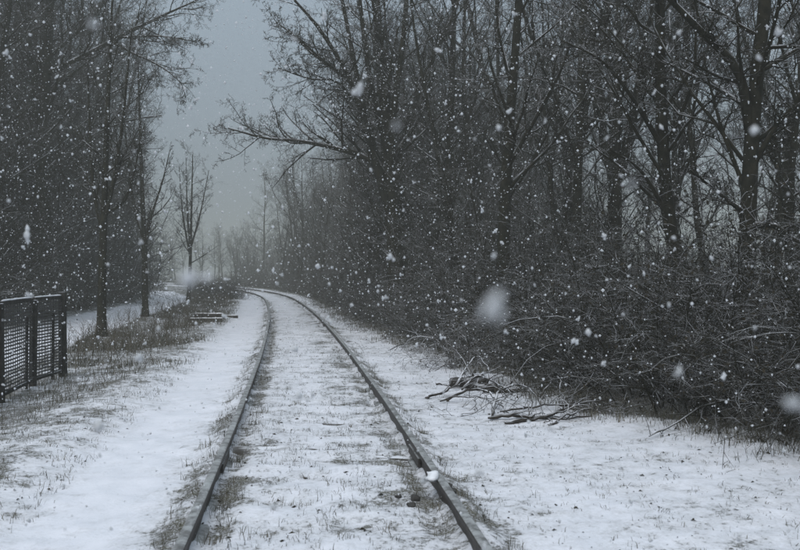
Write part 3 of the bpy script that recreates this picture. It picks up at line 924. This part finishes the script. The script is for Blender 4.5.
# ------------------------------------------------------------------ fallen branches by the thicket
def fallen(seed, pts, r0, label, k=11, tw=.4, group='fallen branches by the thicket'):
    rg = np.random.default_rng(seed)
    W = []
    for (px, py, lift) in pts:
        Y = CAM_H * 850 / (py - 272)
        Wx = (px - 400) * Y / 850
        W.append((Wx, Y, float(ground_z(np.array(Wx), np.array(Y))) + lift))
    b0 = np.array(W[0])
    P, L = catmull(np.array(W) - b0, 24)
    P = P + np.concatenate([np.zeros((1, 3)), np.cumsum(rg.normal(0, .009, (23, 3)), 0)])
    R = np.linspace(r0 * .95, r0 * .32, 24) * rg.uniform(.82, 1.2, 24); R[0] *= .55; R[-1] *= .4
    root = empty('fallen_branch', b0)
    tag(root, label, 'branch', group)
    MB().tubes(P[None], R[None], 6, cap=True).build('stem', M['fallen'], root)
    S, D, Ls, r = spawn(rg, P[None], R[None], np.array([L]), k, .15, 1, 25, 60, tw, .55, rmin=.005)
    D[:, 2] = np.abs(D[:, 2]) * .35 + .02
    P1, R1 = grow(rg, S, D, Ls, r, 5, .30, -.06, .4)
    floor = -b0[2] + .01
    for j in range(len(P1)):
        t = MB()
        p1, q1 = P1[j:j + 1], R1[j:j + 1]
        p1[..., 2] = np.maximum(p1[..., 2], floor)
        t.tubes(p1, q1, 4)
        S, D, l2, r = spawn(rg, p1, q1, Ls[j:j + 1], 3, .3, 1, 25, 60, .5, .65, rmin=.0035)
        P2, R2 = grow(rg, S, D, l2, r, 3, .2, -.02, .5); P2[..., 2] = np.maximum(P2[..., 2], floor); t.tubes(P2, R2, 3)
        t.build('side_branch', M['fallen'], root)

fallen(1, [(492, 418, .02), (500, 408, .14), (517, 404, .20), (532, 408, .18), (545, 414, .02)], .017, 'fallen branch bent into a round arch in the middle of the pile', 3, .25)
fallen(2, [(425, 398, .02), (445, 397, .05), (462, 396, .12), (480, 392, .14)], .016, 'fallen branch end poking out leftmost from the pile toward the rail', 4)
fallen(3, [(440, 402, .02), (455, 402, .10), (470, 404, .10), (482, 412, .02)], .014, 'low crooked fallen branch at the left end of the pile', 5)
fallen(4, [(448, 401, .02), (470, 401, .14), (490, 404, .12), (506, 416, .02)], .02, 'fallen branch sagging to the snow left of the arched one', 6)
fallen(5, [(488, 420, .03), (520, 420, .05), (555, 420, .06), (600, 419, .05)], .024, 'long straight fallen branch lying lowest along the front of the pile', 8, .25)
fallen(6, [(505, 424, .02), (545, 422, .06), (580, 418, .10), (612, 414, .10)], .022, 'long fallen branch crossing the front one toward the thicket', 8, .25)
fallen(7, [(560, 412, .05), (580, 410, .08), (600, 412, .08), (625, 416, .06)], .018, 'fallen branch half under the thicket at the right end of the pile', 8)
fallen(8, [(540, 400, .02), (552, 397, .18), (558, 399, .24), (562, 408, .06)], .014, 'hooked fallen branch standing up behind the arched one', 4, .3)
fallen(9, [(548, 426, .02), (575, 420, .05), (600, 416, .05)], .014, 'thin fallen branch slanting at the front right of the pile', 6)
fallen(10, [(436, 384, .02), (452, 386, .05), (468, 388, .05)], .018, 'short fallen branch on the snow behind the pile', 5)
fallen(11, [(462, 392, .05), (480, 386, .16), (500, 392, .14), (514, 400, .06)], .022, 'dark fallen branch draped over the broken log', 9)
fallen(12, [(455, 390, .05), (466, 384, .22), (478, 380, .28), (488, 386, .20)], .020, 'broken fallen branch sticking up at the back of the pile', 9)
fallen(13, [(500, 414, .02), (540, 412, .04), (580, 414, .05), (610, 420, .02)], .013, 'thin fallen branch winding behind the long straight ones', 10)

def log_(px, py, L, r, rz, lift, label, seed):
    rg = np.random.default_rng(seed)
    Y = CAM_H * 850 / (py - 272); X = (px - 400) * Y / 850
    z = float(ground_z(np.array(X), np.array(Y)))
    root = empty('broken_log', (X, Y, z + r * .7 + lift), rz)
    tag(root, label, 'log', 'broken logs in the branch pile')
    t = np.linspace(-.5, .5, 8)
    P = np.stack([t * L, rg.normal(0, .012, 8), rg.normal(0, .012, 8)], 1)
    mb = MB().tubes(P[None], (r * rg.uniform(.85, 1.12, 8))[None], 9, cap=True)
    mb.build('log_body', M['fallen'], root)
    s = MB().tubes(np.array([[[L * .12, 0, r * .5], [L * .16, r * .6, r * 1.4], [L * .2, r, r * 2.1]]]), np.array([[r * .35, r * .28, r * .2]]), 5, cap=True)
    s.build('branch_stub', M['fallen'], root)
log_(468, 386, .50, .075, .35, .02, 'thick broken log at the back of the branch pile', 1)
log_(482, 390, .42, .06, -.5, .0, 'smaller broken log leaning in the branch pile', 2)
log_(505, 392, .55, .05, .15, .0, 'thin dark log lying at the foot of the hummock', 3)

# ------------------------------------------------------------------ old timbers on the verge
rg = np.random.default_rng(8)
for k, (px, py, L, rz, lift, lab) in enumerate([
        (214, 322.5, 1.05, .08, .0, 'dark old timber at the bottom of the small stack beside the walkway'),
        (217, 321.5, .95, -.05, .13, 'dark old timber on top of the small stack beside the walkway'),
        (232, 317.5, .9, .12, .0, 'lone thin timber lying behind the small timber stack')]):
    Y = CAM_H * 850 / (py - 272); X = (px - 400) * Y / 850
    z = float(ground_z(np.array(X), np.array(Y)))
    root = empty('old_timber', (X - .25, Y, z + .03 + lift), rz)
    tag(root, lab, 'timber', 'old timbers on the verge')
    o = MB().box((0, 0, 0), (L, .2 if k < 2 else .12, .14 if k < 2 else .1)).build('beam', M['wood'], root, False)
    bv = o.modifiers.new('bevel', 'BEVEL'); bv.width = .015; bv.segments = 2
    m = 10; t = np.linspace(-.47, .47, m) * L
    MB().tubes(np.stack([t, rg.normal(0, .01, m), np.full(m, .068 if k < 2 else .048)], 1)[None], (.03 * rg.uniform(.5, 1.2, m))[None], 6, cap=True).build('snow_patch', M['snow'], root)

# ------------------------------------------------------------------ snow lump and stones by the right rail
def lump(name, loc, size, mat, seed, label, cat, rough=.25, group=None):
    rg = np.random.default_rng(seed)
    a = np.linspace(0, 2 * math.pi, 13)[:-1]; b = np.linspace(-math.pi / 2, math.pi / 2, 8)
    V = np.array([[math.cos(p) * math.cos(q), math.sin(p) * math.cos(q), math.sin(q)] for q in b for p in a])
    nn = np.array([vnoise(np.array(v[0] * 1.7 + seed * 3.1), np.array(v[1] * 1.7 + v[2] * 2.3), seed) for v in V])
    V = V * (1 + rough * (nn - .5) * 2)[:, None] * np.array(size)
    i = np.arange(96).reshape(8, 12); nx = np.roll(i, -1, 1)
    o = MB().add(V, np.stack([i[:-1], nx[:-1], nx[1:], i[1:]], -1).reshape(-1, 4)).build(name, mat)
    o.location = loc
    return tag(o, label, cat, group)
ry = 5.95; rx = float(track_x(ry)) + .7535
lump('snow_clump', (rx, ry, .136), (.050, .11, .034), M['snow'], 3, 'white clump of snow sitting on top of the right rail', 'snow clump', .45)
for (dx, dy, s, lab) in ((.13, -.16, .032, 'round dark stone beside the snow clump, outside the right rail'), (.12, .02, .02, 'smaller dark stone just behind the round one'),
                         (-.12, -.05, .03, 'dark stone inside the right rail beside the snow clump'), (-.15, -.22, .026, 'dark stone in the grass inside the right rail'),
                         (-.24, .0, .022, 'flat dark stone farthest in from the right rail')):
    X, Y = rx + dx, ry + dy
    lump('stone', (X, Y, float(ground_z(np.array(X), np.array(Y))) + s * .5), (s * 1.1, s, s * .85), M['stone'], int(s * 1e4), lab, 'stone', .4, 'stones beside the snow clump')

# ------------------------------------------------------------------ falling snow
rng = np.random.default_rng(404)
OCT = np.array([[1, 0, 0], [-1, 0, 0], [0, 1, 0], [0, -1, 0], [0, 0, 1], [0, 0, -1]], float)
OT = np.array([[0, 2, 4], [2, 1, 4], [1, 3, 4], [3, 0, 4], [2, 0, 5], [1, 2, 5], [3, 1, 5], [0, 3, 5]])
N = 95000
X = rng.uniform(-13, 13, N); Y = rng.uniform(.9, 22, N); Zf = rng.uniform(.05, 9, N)
ok = np.abs(X) < 1.5 + .62 * Y
X, Y, Zf = X[ok], Y[ok], Zf[ok]
Rf = .0056 * np.exp(rng.normal(0, .42, len(X)))
nb = 550                                                   # wet clumps of flakes nearer the camera
X = np.concatenate([X, rng.uniform(-2.6, 2.6, nb)]); Y = np.concatenate([Y, rng.uniform(.9, 4.5, nb)]); Zf = np.concatenate([Zf, rng.uniform(.1, 3.2, nb)])
Rf = np.concatenate([Rf, .0062 * np.exp(rng.normal(0, .35, nb))])
pxs = Rf / Y
inview = (np.abs(X / Y) < .47) & (np.abs((Zf - CAM_H) / Y) < .33)
order = np.argsort(-np.where(inview, pxs, 0))
single = order[:280]
rest = np.setdiff1d(np.arange(len(X)), single)
C = np.stack([X, Y, Zf], 1)
n = len(rest)
V = OCT[None] * (Rf[rest] * 1.0)[:, None, None] * rng.uniform(.55, 1.5, (n, 6, 1)) + C[rest][:, None]
T = (np.arange(n)[:, None, None] * 6 + OT[None]).reshape(-1, 3)
tag(MB().add(V, None, T).build('falling_snow', M['flake'], None, True), 'countless small snowflakes filling the air', 'falling snow', kind='stuff')

def flake_mesh(seed):
    """A clump of snow crystals: several ragged lobes stuck together, about 1 unit across."""
    rg = np.random.default_rng(seed); mb = MB()
    for k in range(5):
        c = rg.normal(0, .32, 3) * (k > 0)
        mb.add(c + OCT * rg.uniform(.45, .85, (6, 1)) * (1 if k == 0 else .6), None, OT)
    return mb.mesh('snowflake', M['flake'])
fl = [flake_mesh(k) for k in range(6)]
for k, j in enumerate(single):
    o = bpy.data.objects.new('snowflake', fl[k % 6]); COL.objects.link(o)
    o.location = C[j]; s = Rf[j] * 1.15; o.scale = (s, s, s * rng.uniform(.9, 1.5)); o.rotation_euler = rng.uniform(-.6, .6, 3)
    tag(o, 'small white snowflake drifting down among many others', 'snowflake', 'drifting snowflakes')
for (px, py, Yd, sx, sz_, ry_, lab) in ((490, 305, .36, .0052, .0112, .55, 'large blurred snowflake drifting before the thicket, biggest in view'),
                                  (187, 279, .55, .0120, .0078, -.2, 'blurred snowflake floating over the far verge on the left'),
                                  (791, 403, .45, .0095, .0045, .35, 'wide blurred snowflake at the right edge above the snow'),
                                  (630, 184, .55, .0022, .0034, .2, 'blurred snowflake before the thick leaning trunk'),
                                  (395, 126, .60, .0024, .0036, .6, 'blurred snowflake beside the many-stemmed tree'),
                                  (92, 24, .60, .0040, .0040, .1, 'blurred snowflake high in the dark wood on the left'),
                                  (20, 420, .24, .0016, .0016, .1, 'faint blurred snowflake over the snow below the fence')):
    o = bpy.data.objects.new('snowflake', fl[3]); COL.objects.link(o)
    x, z = at(px, py, Yd)
    o.location = (x, Yd, z); o.scale = (sx, .003, sz_); o.rotation_euler = (0, ry_, 0)
    tag(o, lab, 'snowflake', 'large near snowflakes')

# ------------------------------------------------------------------ snowy air
m = bpy.data.materials.new('snowy_air'); m.use_nodes = True
n, l = m.node_tree.nodes, m.node_tree.links; n.clear()
out = n.new('ShaderNodeOutputMaterial'); pv = n.new('ShaderNodeVolumePrincipled')
pv.inputs['Color'].default_value = (0.97, 0.967, 0.88, 1)
pv.inputs['Density'].default_value = 0.0048
pv.inputs['Anisotropy'].default_value = 0.0
l.new(pv.outputs[0], out.inputs['Volume'])
hz = MB().box((0, 190, 11.0), (700, 560, 25.0)).build('haze', m, None, False)
tag(hz, 'pale snowy haze filling the air', 'haze', kind='stuff')
